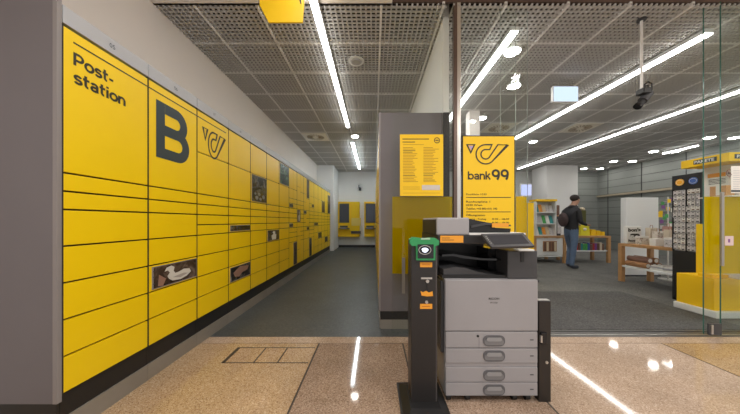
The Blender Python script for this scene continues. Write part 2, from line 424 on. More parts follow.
def big_b(g, X, y, z, w, h):
    t = .082; m = h*.515
    def arc(ya, za, zb, rw):        # outer bowl from (ya, zb) round to (ya, za); filled as a ribbon
        rr = (zb-za)/2; cz_ = (za+zb)/2; out = []; inn = []
        for k in range(17):
            a = PI/2-PI*k/16; out.append((ya+rw-rr+rr*math.cos(a), cz_+rr*math.sin(a))); ri = rr-t
            inn.append((ya+rw-rr+ri*math.cos(a)*1.0, cz_+ri*math.sin(a)))
        out = [(ya, zb)]+out+[(ya, za)]; inn = [(ya, zb-t)]+inn+[(ya, za+t)]
        vs = [(X, *p_) for p_ in out]+[(X, *p_) for p_ in inn]; n = len(out)
        g._add(vs, [(k, k+1, n+k+1, n+k) for k in range(n-1)], SLATE)
    g._add([(X, y, z), (X, y+t, z), (X, y+t, z+h), (X, y, z+h)], [(0, 1, 2, 3)], SLATE)
    arc(y+t, z, z+m+t*.5, w-t); X += .0004; arc(y+t, z+m-t*.5, z+h, w*.93-t)
L = 'yellow parcel locker column '
cols = [
 (first, L+'with the words Post-station, nearest the camera', [], None, '05'),
 (first, L+'with the big letter B and a white swan picture', [('w', 4, PICB, swan)], None, '06'),
 (std, L+'with the small post horn emblem at its top', [], None, '07'),
 (std, L+'with one slit picture and one low brown picture', [('w', 2, PICK, brown), ('w', 8, PICK)], None, '08'),
 (std, L+'with a single tall dark flower picture above the middle', [('w', 12, PICK, flowers)], None, None),
 (std, L+'with a single square picture at mid height', [('w', 6, PICK, figure)], None, None),
 (std, L+'with a single tall green picture in its topmost door', [('w', 16, PICG)], None, None),
]
for i, (rows, lab, wins, _, num) in enumerate(cols):
    r = column(Y0+i*CW, rows, lab, wins, num=num)
    def art(doorz):
        best = [c for c in r.children if c.name.startswith('locker_door')]
        best.sort(key=lambda c: -max(v.co.z for v in c.data.vertices)); return best[0]
    y0 = Y0+i*CW
    if i < 3:
        top = art(0); g = MB()
        g.box(LX, LX+.0008, y0+(.05 if i == 0 else .004), y0+CW-(.004 if i < 2 else .05), 2.114, 2.123, INK)
        if i == 0:
            strokes(g, 'Post-', (LX, y0+.050, 1.998), (0, 1, 0), (0, 0, 1), .070, .212, INK, .195)
            strokes(g, 'station', (LX, y0+.050, 1.900), (0, 1, 0), (0, 0, 1), .070, .288, INK, .195)
        if i == 1:
            big_b(g, LX+.0012, 1.921, 1.632, .345, .432)
        if i == 2:
            horn(g, (LX, y0+.085, 2.045), (0, 1, 0), (0, 0, 1), .22, INK, .018, True, .335)
        g.build('lettering' if i < 2 else 'post_horn_emblem', top, rec=False)
hc = [
 ('with two tiny pictures and one tall dark slit at its foot', halfn, halfn, [('n', 12, PICK), ('n', 8, PICK), ('f', 0, PICB)]),
 ('with a small standing figure picture at eye level', [0, 3, 6, 8, 9, 12, 13, 14, 17, 20], halfn, [('n', 9, PICB, figure)]),
 ('with a tall picture near its top and two tiny ones', [0, 2, 5, 7, 8, 9, 11, 12, 14, 16, 20], [0, 2, 5, 7, 8, 10, 12, 15, 20], [('n', 11, PICK), ('f', 15, PICB), ('f', 7, PICK)]),
 ('with one tall dark slit at its foot and one tiny picture', halfn, halfn, [('n', 0, PICK), ('f', 13, PICK)]),
]
for j, (t, r1, r2, wins) in enumerate(hc):
    column(Y0+(7+j)*CW, r1, 'narrow-doored yellow locker column '+t, wins, True, r2)
wc = [
 ('with a single wide slit picture at camera height', [('w', 8, PICK)], std),
 ('with a single greenish picture below camera height', [('w', 4, PICG)], std),
 ('with a tall dark picture above camera height', [('w', 12, PICK)], std),
 ('with a single small picture near the floor', [('w', 2, PICK)], std),
 ('with a very tall dark picture, last before the white pillar', [('w', 12, PICK)], [0, 2, 4, 8, 9, 10, 11, 12, 19, 20]),
]
for j, (t, wins, rows) in enumerate(wc):
    column(Y0+(11+j)*CW, rows, 'distant yellow parcel locker column '+t, wins)
# end panel of the left bank
e = MB(); e.box(-2.195, -1.652, 1.322, 1.341, .207, 2.302, EGREY, bev=.001)
e.box(-1.652, -1.629, 1.320, 1.342, .207, 2.302, TRIMG, bev=.002)
e.box(-2.195, -1.64, 1.326, 1.340, 0, .207, BLACK)
tag(e.build('end_panel'), 'tall taupe end panel beside the Post-station locker column', 'panel')

# right bank, facing left
proto = column(2.76, std, 'yellow parcel locker column seen edge-on in the right-hand row', [], False, None, xf=.056, sgn=-1, group='edge-on parcel lockers in the right-hand row')
for k in range(1, 13):
    copy_tree(proto, None, proto.location+Vector((0, CW*k, 0)))
e = MB(); e.box(.052, .73, 2.735, 2.757, .19, 2.302, EGREY, bev=.001); e.box(.052, .07, 2.733, 2.7575, .19, 2.302, TRIMG, bev=.001)
e.box(.07, .73, 2.738, 2.757, .10, .19, BLACK); e.box(.07, .73, 2.736, 2.757, 0, .10, PLINTHM)
tag(e.build('end_panel'), 'tall taupe end panel behind the yellow notice on the glass', 'panel')

# ------------------------------------------------------------------ corridor end: service machines, camera
def machine(x0, wfull, label, keypad):
    r = thing('service_terminal', (x0+wfull/2, 11.1, .49), label, 'terminal')
    b = MB(); b.box(x0, x0+wfull, 11.08, 11.295, .55, 1.98, YEL2, bev=.01); b.box(x0, x0+wfull, 11.02, 11.29, .47, .56, YEL2, bev=.01); b.build('housing', r)
    b = MB(); b.box(x0+.06, x0+.48, 11.065, 11.09, 1.07, 1.90, DGREY, bev=.005); b.box(x0+.09, x0+.45, 11.06, 11.07, 1.12, 1.86, P('screen_blue_grey', (.06, .07, .10), .2)); b.build('screen', r)
    b = MB(); b.box(x0+.05, x0+.5, 10.93, 11.09, .80, .84, DGREY); b.box(x0+.10, x0+.36, 10.95, 11.05, .841, .86, PAPER); b.box(x0+.08, x0+.42, 11.06, 11.085, .86, .95, DGREY); b.build('shelf', r)
    if keypad:
        b = MB(); b.box(x0+.58, x0+.98, 11.065, 11.085, .95, 1.28, P('pale_yellow', (.8, .6, .15), .5)); b.build('instruction_panel', r)
        b = MB(); b.box(x0+.56, x0+.98, 11.06, 11.085, .60, .72, DGREY); b.build('slot', r)
machine(-1.74+.0, 1.05, 'wide yellow wall terminal with dark screen beside the white pillar', True) if False else machine(-1.55, .93, 'wide yellow wall terminal with dark screen beside the white pillar', True)
machine(-.42, .46, 'narrow yellow wall terminal at the corridor end, right of the wide one', False)
b = MB(); q = W(360, 188, 11.25); b.tube(q+Vector((0, .05, .02)), q+Vector((0, -.05, .02)), .02, BLACK); b.box(q.x-.04, q.x+.05, 11.08, 11.24, q.z-.12, q.z+.0, BLACK, bev=.01); b.box(q.x-.06, q.x-.03, 11.1, 11.30, q.z, q.z+.12, BLACK)
tag(b.build('security_camera'), 'small black security camera high on the corridor end wall', 'camera')

# ------------------------------------------------------------------ ceiling fittings
def linear(x, y0, y1, m, label, z=3.25, w=.066, sl=0.):
    r = thing('linear_light', (x, (y0+y1)/2, z), label, 'ceiling light')
    b = MB(); b.box(x-w/2-.004, x+w/2+.004, y0-.004, y1+.004, z+.004, z+.05, WHITE)
    n = int((y1-y0)/1.8)+1
    for k in range(n+1): yy = y0+.15+(y1-y0-.3)*k/n; b.tube((x, yy, z+.04), (x, yy, CH-.007), .004, STEEL, 6)
    o1 = b.build('housing', r)
    b = MB(); b.box(x-w/2, x+w/2, y0, y1, z-.012, z+.004, m); b.build('diffuser', r); r.rotation_euler.z = sl
linear(-.579, .6, 5.75, LIGHT, 'long linear ceiling light over the locker corridor, nearer one')
linear(-.579, 6.9, 10.3, LIGHTC, 'short linear ceiling light at the far end of the corridor')
linear(1.555, 2.84, 5.9, LIGHT, 'linear ceiling light behind the glass above the bank sign', w=.075)
linear(3.64, 2.87, 7.6, LIGHT, 'linear ceiling light passing behind the hanging camera pole', w=.085, sl=.045)
linear(5.86, 3.3, 10.3, LIGHT, 'rightmost long linear ceiling light over the wooden tables', w=.085, sl=.02)
linear(9.0, 7.15, 8.0, LIGHT, 'short linear ceiling light left of the parcels sign', w=.06)
def down(x, y, label, g=None, r_=.085, m=SPOT):
    r = thing('downlight', (x, y, 3.29), label, 'downlight', g)
    b = MB(); b.tube((x, y, CH-.022), (x, y, CH+.05), r_+.02, WHITE, 20); b.build('rim', r)
    b = MB(); b.tube((x, y, CH-.03), (x, y, CH-.0225), r_, m, 20); b.build('lens', r)
for (x, y, t) in ((2.22, 4.08, 'bright round downlight nearest the glass, right of the linear light'), (2.24, 5.34, 'bright round downlight above the top edge of the bank sign'), (3.47, 8.2, 'small round downlight just right of the bank sign'), (4.3, 6.94, 'round downlight between the two long linear lights'), (1.53+.22, 3.25, 'round downlight overlapping the linear light above the bank sign')):
    down(x, y, t)
down(-.48, 6.5, 'round downlight between the two corridor linear lights')
for x in (8.6, 9.27):
    for k in range(4):
        down(x, 6.6+k*1.31, ['', 'second ', 'third ', 'farthest '][k]+('left-row' if x < 9 else 'right-row')+' downlight over the far side of the shop'+(', nearest the parcels sign' if k == 0 else ''), r_=.10)
# floor spots reflected: recessed lobby lamps
def vent(x0, y0, label):
    r = thing('ceiling_vent', (x0+.3, y0+.3, CH-.02), label, 'vent'); s_ = .585
    b = MB(); b.box(x0+.02, x0+s_+.02, y0+.02, y0+s_+.02, CH-.022, CH-.007, P('vent_white', (.82, .78, .68), .5), bev=.004); b.build('plate', r)
    b = MB(); c = Vector((x0+.31, y0+.31, CH-.03))
    for k in range(20):
        a = k*PI/10; d = Vector((math.cos(a), math.sin(a), 0)); n_ = Vector((-d.y, d.x, 0))
        b.prism([c+d*.08, c+d*.22-n_*.012, c+d*.22+n_*.012], (0, 0, .0075), P('slot_tan', (.36, .30, .22), .6))
    b.build('swirl_slots', r)
vent(-1.802, 6.252, 'square swirl air vent in the corridor ceiling')
vent(4.448, 5.627, 'square swirl air vent between the two long right-hand lights')
vent(2.573, 5.627, 'square swirl air vent above the bank sign')
r = thing('ceiling_speaker', (-.24, 3.45, CH-.02), 'round white ceiling disc right of the corridor light', 'smoke detector')
b = MB(); b.tube((-.24, 3.45, CH-.02), (-.24, 3.45, CH-.007), .105, WHITE, 28); b.build('rim', r)
b = MB(); b.tube((-.24, 3.45, CH-.035), (-.24, 3.45, CH-.02), .06, P('grille', (.4, .4, .4), .6), 24, r2=.075); b.build('grille', r)
# hanging yellow sign in the lobby
b = MB(); Yh = 2.2
pts = [W(268.5, 22.3, Yh), W(302.7, 22.3, Yh), W(304, 5, Yh), Vector((W(304, 5, Yh).x, Yh, 3.305)), Vector((W(262, 5, Yh).x-.02, Yh, 3.305)), W(259.5, 5, Yh)]
b.prism(pts, (0, .012, 0), YEL2)
b.prism([W(298.3, -3, Yh)+Vector((0, -.001, 0)), W(300.7, 4.5, Yh)+Vector((0, -.001, 0)), W(301.5, 4, Yh)+Vector((0, -.001, 0)), W(301.2, -3, Yh)+Vector((0, -.001, 0))], (0, -.001, 0), INK)
tag(b.build('hanging_sign'), 'yellow sign hanging from the ceiling above the corridor entrance', 'sign')
# hanging screen
r = thing('hanging_screen', W(566, 94, 3.9), 'small pale blue lit screen hanging under the shop ceiling', 'screen')
a = W(553, 86, 3.9); c = W(578.5, 102, 3.9)
b = MB(); b.box(a.x, c.x, 3.9, 3.95, c.z, a.z, WHITE, bev=.004); b.build('case', r)
b = MB(); b.box(a.x+.012, c.x-.012, 3.895, 3.899, c.z+.012, a.z-.012, SCREENM); b.build('panel', r)
b = MB()
for t in (.25, .75): xx = a.x+(c.x-a.x)*t; b.tube((xx, 3.925, a.z-.003), (xx, 3.925, CH+.02), .004, STEEL, 6)
b.build('wire', r)
# pole camera
r = thing('pole_camera', (2.86, 2.75, 2.4), 'dark camera with looped cable on a pole behind the glass front', 'camera')
b = MB(); xp = XX(641.5, 2.75); b.tube((xp, 2.75, 2.55), (xp, 2.75, CH+.02), .013, TBAR, 10); b.tube((xp, 2.75, CH-.02), (xp, 2.75, CH+.01), .04, DGREY, 12); b.build('pole', r)
b = MB(); q0 = W(649, 93, 2.75); q1 = W(638, 106, 2.75); d = (q1-q0).normalized(); b.tube(q0, q0+d*.11, .042, DGREY, 14); b.tube(q0+d*.11, q1, .032, BLACK, 14); b.tube(q1-d*.01, q1+d*.015, .038, BLACKG, 14); b.box(xp-.025, xp+.06, 2.70, 2.79, 2.50, 2.56, BLACK, bev=.008); b.build('camera_body', r)
b = MB(); b.path([(xp+.02, 2.75, 2.56), (xp+.03, 2.75, 2.61), (xp+.07, 2.75, 2.64), (xp+.11, 2.75, 2.62), (xp+.11, 2.75, 2.55), (xp+.07, 2.75, 2.50)], .007, BLACK); b.path([(xp+.04, 2.76, 2.56), (xp+.05, 2.76, 2.60), (xp+.08, 2.76, 2.61), (xp+.085, 2.76, 2.55)], .006, BLACK); b.build('cable', r)

# ------------------------------------------------------------------ glass front
def pane(name, x0, x1, y, ft=0., z1=3.345, band=True, bx=None, em=None):
    b = MB(); t = .012; z0 = .006
    vs = [(x0, y, z0), (x1, y, z0), (x1, y+t, z0), (x0, y+t, z0), (x0, y, z1), (x1, y, z1), (x1, y+t, z1), (x0, y+t, z1)]
    b._add(vs, [(0, 1, 5, 4), (2, 3, 7, 6)], GLASS); b._add(vs, [(1, 2, 6, 5), (3, 0, 4, 7)], em or GEDGE)
    o = struct(b, name)
    if band:
        m = MB(); a, c = bx or (x0+.004, x1-.004); m._add([(a, y+t+.002, .614), (c, y+t+.002, .614), (c, y+t+.002, 1.398), (a, y+t+.002, 1.398)], [(0, 1, 2, 3)], FILM)
        m.build('yellow_film', o)
    return o
w1 = pane('window_1', .182, .80, 2.60)
w2 = pane('door_1', .875, 1.436, 2.60, em=GEDGEP)
w3 = pane('door_2', 1.30, 1.58, 2.64, em=GEDGEP)
w4 = pane('door_3', 3.34, 4.6, 2.60, bx=(3.344, 4.4))
w5 = pane('window_2', 3.465, 6.5, 2.565, band=False)
b = MB(); b.box(.80, .835, 2.575, 2.625, .006, 3.345, BRONZE, bev=.003); b.box(.835, .872, 2.58, 2.62, .006, 3.345, STEEL, bev=.003); struct(b, 'trim_6')
b = MB(); b.box(3.445, 3.472, 2.545, 2.562, ZZ(266, 2.55), ZZ(192, 2.55), P('handle_steel', (.35, .33, .3), .4, .6), bev=.003); b.build('handle_and_reflection', w5)
b = MB(); b.box(XX(402, 2.59), XX(405, 2.59), 2.585, 2.598, .42, .78, P('handle_reflection', (.3, .28, .25), .4, .7)); b.build('handle_and_reflection', w1)  # a handle's reflection in the glass, modelled as a solid steel-coloured strip
b = MB(); b.box(XX(707.5, 2.56), XX(720.5, 2.56), 2.548, 2.564, .02, .13, DGREY, bev=.003); b.box(XX(709, 2.56), XX(711, 2.56), 2.54, 2.548, .03, .12, STEEL); b.build('patch_fitting', w5)
# notice on the glass
r = thing('notice_poster', (XX(421.5, 2.6), 2.596, 1.40), 'yellow notice with small print on the glass left of the bank sign', 'poster')
def wx(px): return XX(px, 2.59)
def wz(py): return ZZ(py, 2.59)
b = MB(); b.box(wx(400), wx(443.3), 2.592, 2.598, wz(196), wz(134.3), YEL2); b.build('sheet', r)
b = MB()
def bar(mb, xa, xb, y, t=.006, m=INK, Y=2.5915): mb.box(wx(xa), wx(xb), Y-.0008, Y, wz(y)-t/2, wz(y)+t/2, m)
THIN = P('thin_print', (.42, .22, .01), .6)
bar(b, 402.5, 429, 139, .008); bar(b, 402.5, 415, 142, .007); bar(b, 403, 424, 144.6, .004, THIN)
for cx in (403, 423.5):
    y = 147.5
    while y < 183:
        if random.random() < .88: bar(b, cx, cx+random.uniform(9, 15.5), y, .005, INK if random.random() < .12 else THIN)
        y += 1.55
bar(b, 403, 420, 187, .004, THIN); bar(b, 403, 420, 189, .004, THIN); bar(b, 403, 440, 193, .003, THIN)
c = Vector((wx(437), 2.5912, wz(140.3)))
b.strip([c+Vector((.026*math.cos(k*PI/10), 0, .026*math.sin(k*PI/10))) for k in range(20)], .008, (0, -1, 0), INK, True); b.text('?', c+Vector((-.008, 0, -.012)), (1, 0, 0), (0, 0, 1), INK, h=.022) if False else bar(b, 435.5, 438.5, 140.3, .012)
b.build('small_print', r, rec=False)
b = MB(); b.box(wx(422), wx(440), 2.5905, 2.5918, wz(190), wz(185), P('label_white', (.6, .55, .5), .6)); b.build('white_label', r)
# bank sign
r = thing('bank_sign', (XX(488, 2.59), 2.59, .95), 'tall yellow bank99 sign with post horn behind the copier', 'sign')
b = MB(); Ys = 2.575
def sx(px): return XX(px, Ys)
def sz(py): return ZZ(py, Ys)
b.box(sx(462), sx(515.2), Ys, Ys+.018, .80, sz(135.4), BLACK, bev=.002); b.build('frame', r)
b = MB(); b.box(sx(463.1), sx(514.1), Ys-.003, Ys, .82, sz(136.5), YEL2); b.build('yellow_panel', r)
b = MB(); N = Ys-.0035
horn(b, (sx(467.3), N, sz(144.8)), (1, 0, 0), (0, 0, 1), .250, INK, .013)
b.prism([(sx(468.7), N-.001, sz(146)), (sx(473.2), N-.001, sz(146)), (sx(471), N-.001, sz(150.3))], (0, -.0005, 0), P('lilac_print', (.5, .35, .55), .5))
strokes(b, 'bank', (sx(467.6), N, sz(179.6)), (1, 0, 0), (0, 0, 1), .082, .225, INK, .17)
strokes(b, '99', (sx(491.4), N, sz(181.2)), (1, 0, 0), (0, 0, 1), .118, .168, INK, .185)
b.text('Postfiliale 1030', (sx(466), N, sz(195.2)), (1, 0, 0), (0, 0, 1), INK, h=.019, w=.205)
b.box(sx(466), sx(510.5), N-.0012, N-.0005, sz(197.8), sz(197.1), INK)
for t, y, w in (('Rochusplatz 1', 202.6, .24), ('1030 Wien', 206, .16), ('Telefon +43 800 010 100', 209.6, .31)): b.text(t, (sx(466), N, sz(y)), (1, 0, 0), (0, 0, 1), INK, h=.020, w=w, bold=.01)
b.box(sx(466), sx(510.5), N-.0012, N-.0005, sz(212.2), sz(211.6), INK)
b.text('Öffnungszeiten', (sx(466), N, sz(216)), (1, 0, 0), (0, 0, 1), INK, h=.019, w=.19, bold=.01)
for y in (219.8, 223.4, 227): b.text('Montag - Freitag', (sx(466), N, sz(y)), (1, 0, 0), (0, 0, 1), INK, h=.017, w=.20, bold=.01); b.text('8.00 - 18.00', (sx(492), N, sz(y)), (1, 0, 0), (0, 0, 1), INK, h=.017, w=.17, bold=.01)
b.build('lettering', r, rec=False)
# yellow stand between the sign and the magazine rack
r = thing('yellow_display_stand', (XX(526, 4.9), 4.9, 0), 'slim yellow display stand just right of the bank sign', 'display stand')
b = MB(); b.box(XX(514, 4.9), XX(524, 4.9), 4.9, 4.96, .05, 1.62, YEL2, bev=.006); b.build('left_panel', r)
b = MB(); b.box(XX(527, 4.9), XX(534, 4.9), 4.9, 4.96, .05, 1.50, YEL2, bev=.006); b.build('right_panel', r)
b = MB(); b.box(XX(512, 4.9), XX(536, 4.9), 4.8, 5.1, 0, .05, DGREY, bev=.01); b.build('base', r)
# ------------------------------------------------------------------ copier
cx0, cx1, cy0, cy1 = .4515, 1.038, 1.627, 2.2
cop = thing('photocopier', ((cx0+cx1)/2, 1.9, 0), 'large grey and black office photocopier with four paper drawers', 'photocopier')
b = MB(); b.box(cx0, cx1, cy0+.022, cy1, .043, .779, CGREY, bev=.004); b.build('cabinet', cop)
b = MB(); b.box(cx0, cx1, cy0, cy0+.02, .453, .777, CGREY, bev=.006)
b.text('RICOH', (XX(488.7, cy0), cy0, ZZ(299.6, cy0)), (1, 0, 0), (0, 0, 1), INK, h=.013, w=.066, bold=.02); b.text('IM C2500', (XX(490.3, cy0), cy0, ZZ(303.4, cy0)), (1, 0, 0), (0, 0, 1), INK, h=.010, w=.046)
b.build('front_cover', cop)
def stadium(x0, x1, z0, z1, y, r):
    pts = []
    for (cx, cz, a0) in ((x1-r, z1-r, 0), (x0+r, z1-r, 90), (x0+r, z0+r, 180), (x1-r, z0+r, 270)):
        for k in range(6): a = math.radians(a0+18*k); pts.append((cx+r*math.cos(a), y, cz+r*math.sin(a)))
    return pts
for i, (za, zb, hy) in enumerate(((.347, .448, 340.6), (.250, .342, 355.8), (.130, .224, 375.2), (.043, .126, 389.8))):
    d = MB(); d.box(cx0+.002, cx1-.002, cy0, cy0+.02, za, zb, CGREY, bev=.004)
    if i in (0, 1, 2, 3): d.box(cx1-.05, cx1-.028, cy0-.001, cy0, (za+zb)/2-.003, (za+zb)/2+.003, DGREY)
    do = d.build('paper_drawer', cop)
    hz = ZZ(hy, cy0); h = MB()
    h.prism(stadium(.690, .828, hz-.034, hz+.034, cy0-.004, .03), (0, .0035, 0), CGREY2)
    h.prism(stadium(.698, .820, hz-.026, hz+.010, cy0-.0055, .017), (0, .0015, 0), P('grip_grey', (.2, .2, .21), .35))
    h.prism(stadium(.712, .806, hz-.002, hz+.022, cy0-.008, .011), (0, .0025, 0), P('grip_light', (.30, .30, .31), .3))
    h.build('handle', do)
    if i == 0:
        h = MB(); h.tube((XX(477.8, cy0), cy0-.002, ZZ(336, cy0)), (XX(477.8, cy0), cy0, ZZ(336, cy0)), .008, BLACK, 12); h.box(.664, .6655, cy0-.0007, cy0-.0002, za, .41, DGREY); h.build('key_lock', do)
b = MB(); b.box(cx0+.001, cx1-.001, cy0+.006, cy0+.02, .226, .248, CGREY); b.build('divider_strip', cop)
for (x, y) in ((.478, 1.662), (.60, 1.662), (.90, 1.662), (.985, 1.662), (.50, 2.15), (.98, 2.15)):
    b = MB(); b.tube((x-.014, y, .0225), (x+.014, y, .0225), .0225, BLACK, 16); b.box(x-.02, x+.02, y-.015, y+.015, .03, .042, BLACK); b.build('castor', cop)
b = MB(); b.box(cx0-.02, cx0-.001, 1.66, 2.18, .30, .76, DGREY, bev=.004); b.build('side_cover', cop)
# upper dark body
b = MB(); b.box(.855, 1.046, 1.645, 2.2, .7795, .958, DGREY, bev=.006); b.box(XX(520.5, 1.645), XX(524, 1.645), 1.640, 1.645, ZZ(262, 1.645), ZZ(252, 1.645), BLACK, bev=.002); b.build('finisher_module', cop)
b = MB(); b.box(.415, .854, 2.0, 2.2, .7795, .998, BLACK, bev=.004); b.box(.415, .44, 1.75, 2.0, .7795, .998, BLACK, bev=.004); b.box(.44, .854, 1.66, 2.0, .7795, .80, BLACK); b.box(.80, .854, 1.80, 2.0, .80, .958, BLACKG); b.build('inner_body', cop)
b = MB(); prof = [(.452, .835), (.53, .85), (.60, .843), (.67, .82), (.74, .806), (.79, .803), (.79, .801), (.452, .801)]
b.prism([(x, 1.67, z) for x, z in prof], (0, .30, 0), DGREY); b.build('output_tray', cop)
b = MB(); prof = [(.455, .925), (.53, .93), (.62, .915), (.72, .90), (.85, .897), (.85, .885), (.72, .888), (.6, .90), (.53, .915), (.455, .912)]
b.prism([(x, 1.72, z) for x, z in prof], (0, .27, 0), BLACKG); b.build('upper_tray', cop)
b = MB(); b.box(.41, .99, 1.665, 2.2, 1.0, 1.058, BLACK, bev=.006); b.build('scanner_bed', cop)
b = MB(); b.box(.62, .985, 1.67, 2.19, 1.0585, 1.072, WHITE, bev=.003); b.build('platen_lid', cop)
b = MB(); b.box(.409, .622, 1.675, 2.15, 1.0585, 1.172, CGREY, bev=.010); b.box(.405, .409, 1.69, 2.14, 1.062, 1.16, BLACK); b.build('document_feeder', cop)
b = MB(); b.prism([(.625, 1.70, 1.0735), (.90, 1.70, 1.0735), (.905, 1.70, 1.10), (.80, 1.70, 1.105), (.78, 1.70, 1.135), (.70, 1.70, 1.15), (.625, 1.70, 1.165)], (0, .40, 0), BLACK)
b.prism([(.64, 1.69, 1.12), (.74, 1.69, 1.14), (.90, 1.69, 1.125), (.90, 1.69, 1.115), (.74, 1.69, 1.125), (.64, 1.69, 1.105)], (0, .3, 0), DGREY); b.build('feeder_tray', cop)
b = MB(); b.box(XX(489, 1.698), XX(508, 1.698), 1.6965, 1.699, ZZ(228.6, 1.698), ZZ(225, 1.698), ORANGE) if False else b.box(XX(492, 1.688), XX(508.5, 1.688), 1.685, 1.689, ZZ(227.4, 1.688), ZZ(223.2, 1.688), ORANGE); b.build('feeder_sticker', cop)
b = MB(); b.box(XX(440.4, 1.66), XX(463.5, 1.66), 1.6625, 1.6645, ZZ(242.6, 1.66), ZZ(235.7, 1.66), ORANGE)
for k, (y, x1) in enumerate(((238, 450), (240, 454))): b.box(XX(442, 1.66), XX(x1, 1.66), 1.6618, 1.6624, ZZ(y, 1.66)-.0015, ZZ(y, 1.66)+.0015, INK)
b.build('orange_sticker', cop)
# control panel
pr = MB(); A = Vector((.668, 1.60, 1.070)); B = Vector((.930, 1.60, 1.076)); D_ = Vector((.688, 1.50, .998)); E = Vector((.936, 1.50, 1.006))
nn = (B-A).cross(D_-A).normalized(); nn = nn if nn.y < 0 else -nn
pr.prism([A, B, E, D_], nn*-.016, DGREY)
cp = pr.build('control_panel', cop)
def Q(u, v): return A.lerp(B, u).lerp(D_.lerp(E, u), v)
b = MB(); b.prism([Q(.10, .14)+nn*.0005, Q(.93, .14)+nn*.0005, Q(.93, .84)+nn*.0005, Q(.10, .84)+nn*.0005], nn*.001, P('panel_screen', (.035, .037, .045), .15)); b.build('touch_screen', cp)
b = MB()
for k in range(5): c_ = Q(.05, .25+.12*k)+nn*.001; b.ball(c_, .003, STEEL, n=8)
b.build('button_row', cp)
b = MB(); b.box(.74, .90, 1.56, 1.664, 1.005, 1.03, DGREY, bev=.004); b.build('panel_arm', cop)
b = MB(); b.box(.90, 1.0, 1.60, 1.66, .962, .972, WHITE, bev=.003); b.build('paper_guide', cop)
# ------------------------------------------------------------------ payment pillar, left of copier
pil = thing('payment_pillar', (.302, 1.6, 0), 'black payment pillar with green card reader left of the photocopier', 'terminal')
b = MB()
b.box(.159, .449, 1.32, 1.80, 0, .022, BLACK, bev=.004)
lo = [(.17, 1.34), (.442, 1.34), (.442, 1.79), (.17, 1.79)]; hi = [(.215, 1.50), (.392, 1.50), (.392, 1.72), (.215, 1.72)]
b._add([(*p_, .0215) for p_ in lo]+[(*p_, .055) for p_ in hi], [(3, 2, 1, 0), (4, 5, 6, 7), (0, 1, 5, 4), (1, 2, 6, 5), (2, 3, 7, 6), (3, 0, 4, 7)], BLACK); b.build('base', pil)
b = MB(); b.box(.224, .384, 1.555, 1.69, .05, 1.03, P('charcoal_metal', (.022, .02, .02), .35), bev=.006); b.box(.3755, .377, 1.5535, 1.556, .06, 1.0, TRIMG); b.build('column', pil)
Yk = 1.53
b = MB(); b.prism([(XX(px, Yk), 1.53, ZZ(py, Yk)) for px, py in ((410, 239.5), (413, 237.3), (419, 237.8), (424, 239), (430, 238), (436, 238.3), (439.2, 241), (439, 245), (435.5, 246), (435.3, 260.3), (416.5, 260.3), (416.3, 246), (412, 246), (410, 243.5))], (0, .05, 0), GREEN); rd = b.build('card_reader', pil)
b = MB(); b.box(XX(417.6, 1.528), XX(433.6, 1.528), 1.524, 1.5295, ZZ(258.2, 1.528), ZZ(244.3, 1.528), BLACKG, bev=.002)
c = Vector((XX(425, 1.52), 1.5225, ZZ(250, 1.52))); b.strip([c+Vector((.036*math.cos(k*PI/12), 0, .026*math.sin(k*PI/12))) for k in range(24)], .003, (0, -1, 0), STEEL, True); b.build('display', rd)
b = MB(); b.prism([c+Vector((.021*math.cos(k*PI/8)*(1 if k < 8 else .8), -.001, .014*math.sin(k*PI/8)-.001)) for k in range(16)], (0, -.001, 0), emit('lit_symbol', (.8, .85, 1), 1.4)); b.build('lit_symbol', rd)
b = MB(); b.box(XX(421, 1.53), XX(430, 1.53), 1.527, 1.5295, ZZ(239.6, 1.53), ZZ(237.9, 1.53), P('pale_green', (.4, .6, .45), .4)); b.build('top_light', rd)
for (a_, b_, n_) in ((262.2, 267.2, 0), (290.8, 296, 1), (303.8, 308.8, 0)):
    b = MB(); Yf = 1.555
    if n_: b.prism([(XX(px, Yf), 1.5535, ZZ(py, Yf)) for px, py in ((420.5, 291), (423, 292.2), (426, 290.8), (429, 292.5), (432.5, 291.2), (433, 296), (427, 296.4), (421.5, 295.5))], (0, .001, 0), ORANGE)
    else: b.box(XX(420, Yf), XX(432.2, Yf), 1.5535, 1.5545, ZZ(b_, Yf), ZZ(a_, Yf), ORANGE); b.box(XX(422, Yf), XX(430, Yf), 1.553, 1.5534, ZZ((a_+b_)/2, Yf)-.002, ZZ((a_+b_)/2, Yf)+.002, P('sticker_print', (.5, .15, .02), .5))
    b.build('orange_sticker', pil)
b = MB(); b.box(XX(421, Yf), XX(432, Yf), 1.549, 1.5545, ZZ(279, Yf), ZZ(277.3, Yf), STEEL); b.tube((XX(427.3, Yf), 1.545, ZZ(281, Yf)), (XX(427.3, Yf), 1.5545, ZZ(281, Yf)), .010, STEEL, 14); b.box(XX(426.5, Yf), XX(428, Yf), 1.551, 1.5545, ZZ(290, Yf), ZZ(283, Yf), BLACK); b.build('coin_slot', pil)
b = MB(); b.tube((XX(426.5, Yf), 1.549, ZZ(302, Yf)), (XX(426.5, Yf), 1.5545, ZZ(302, Yf)), .009, STEEL, 14); b.build('lock', pil)
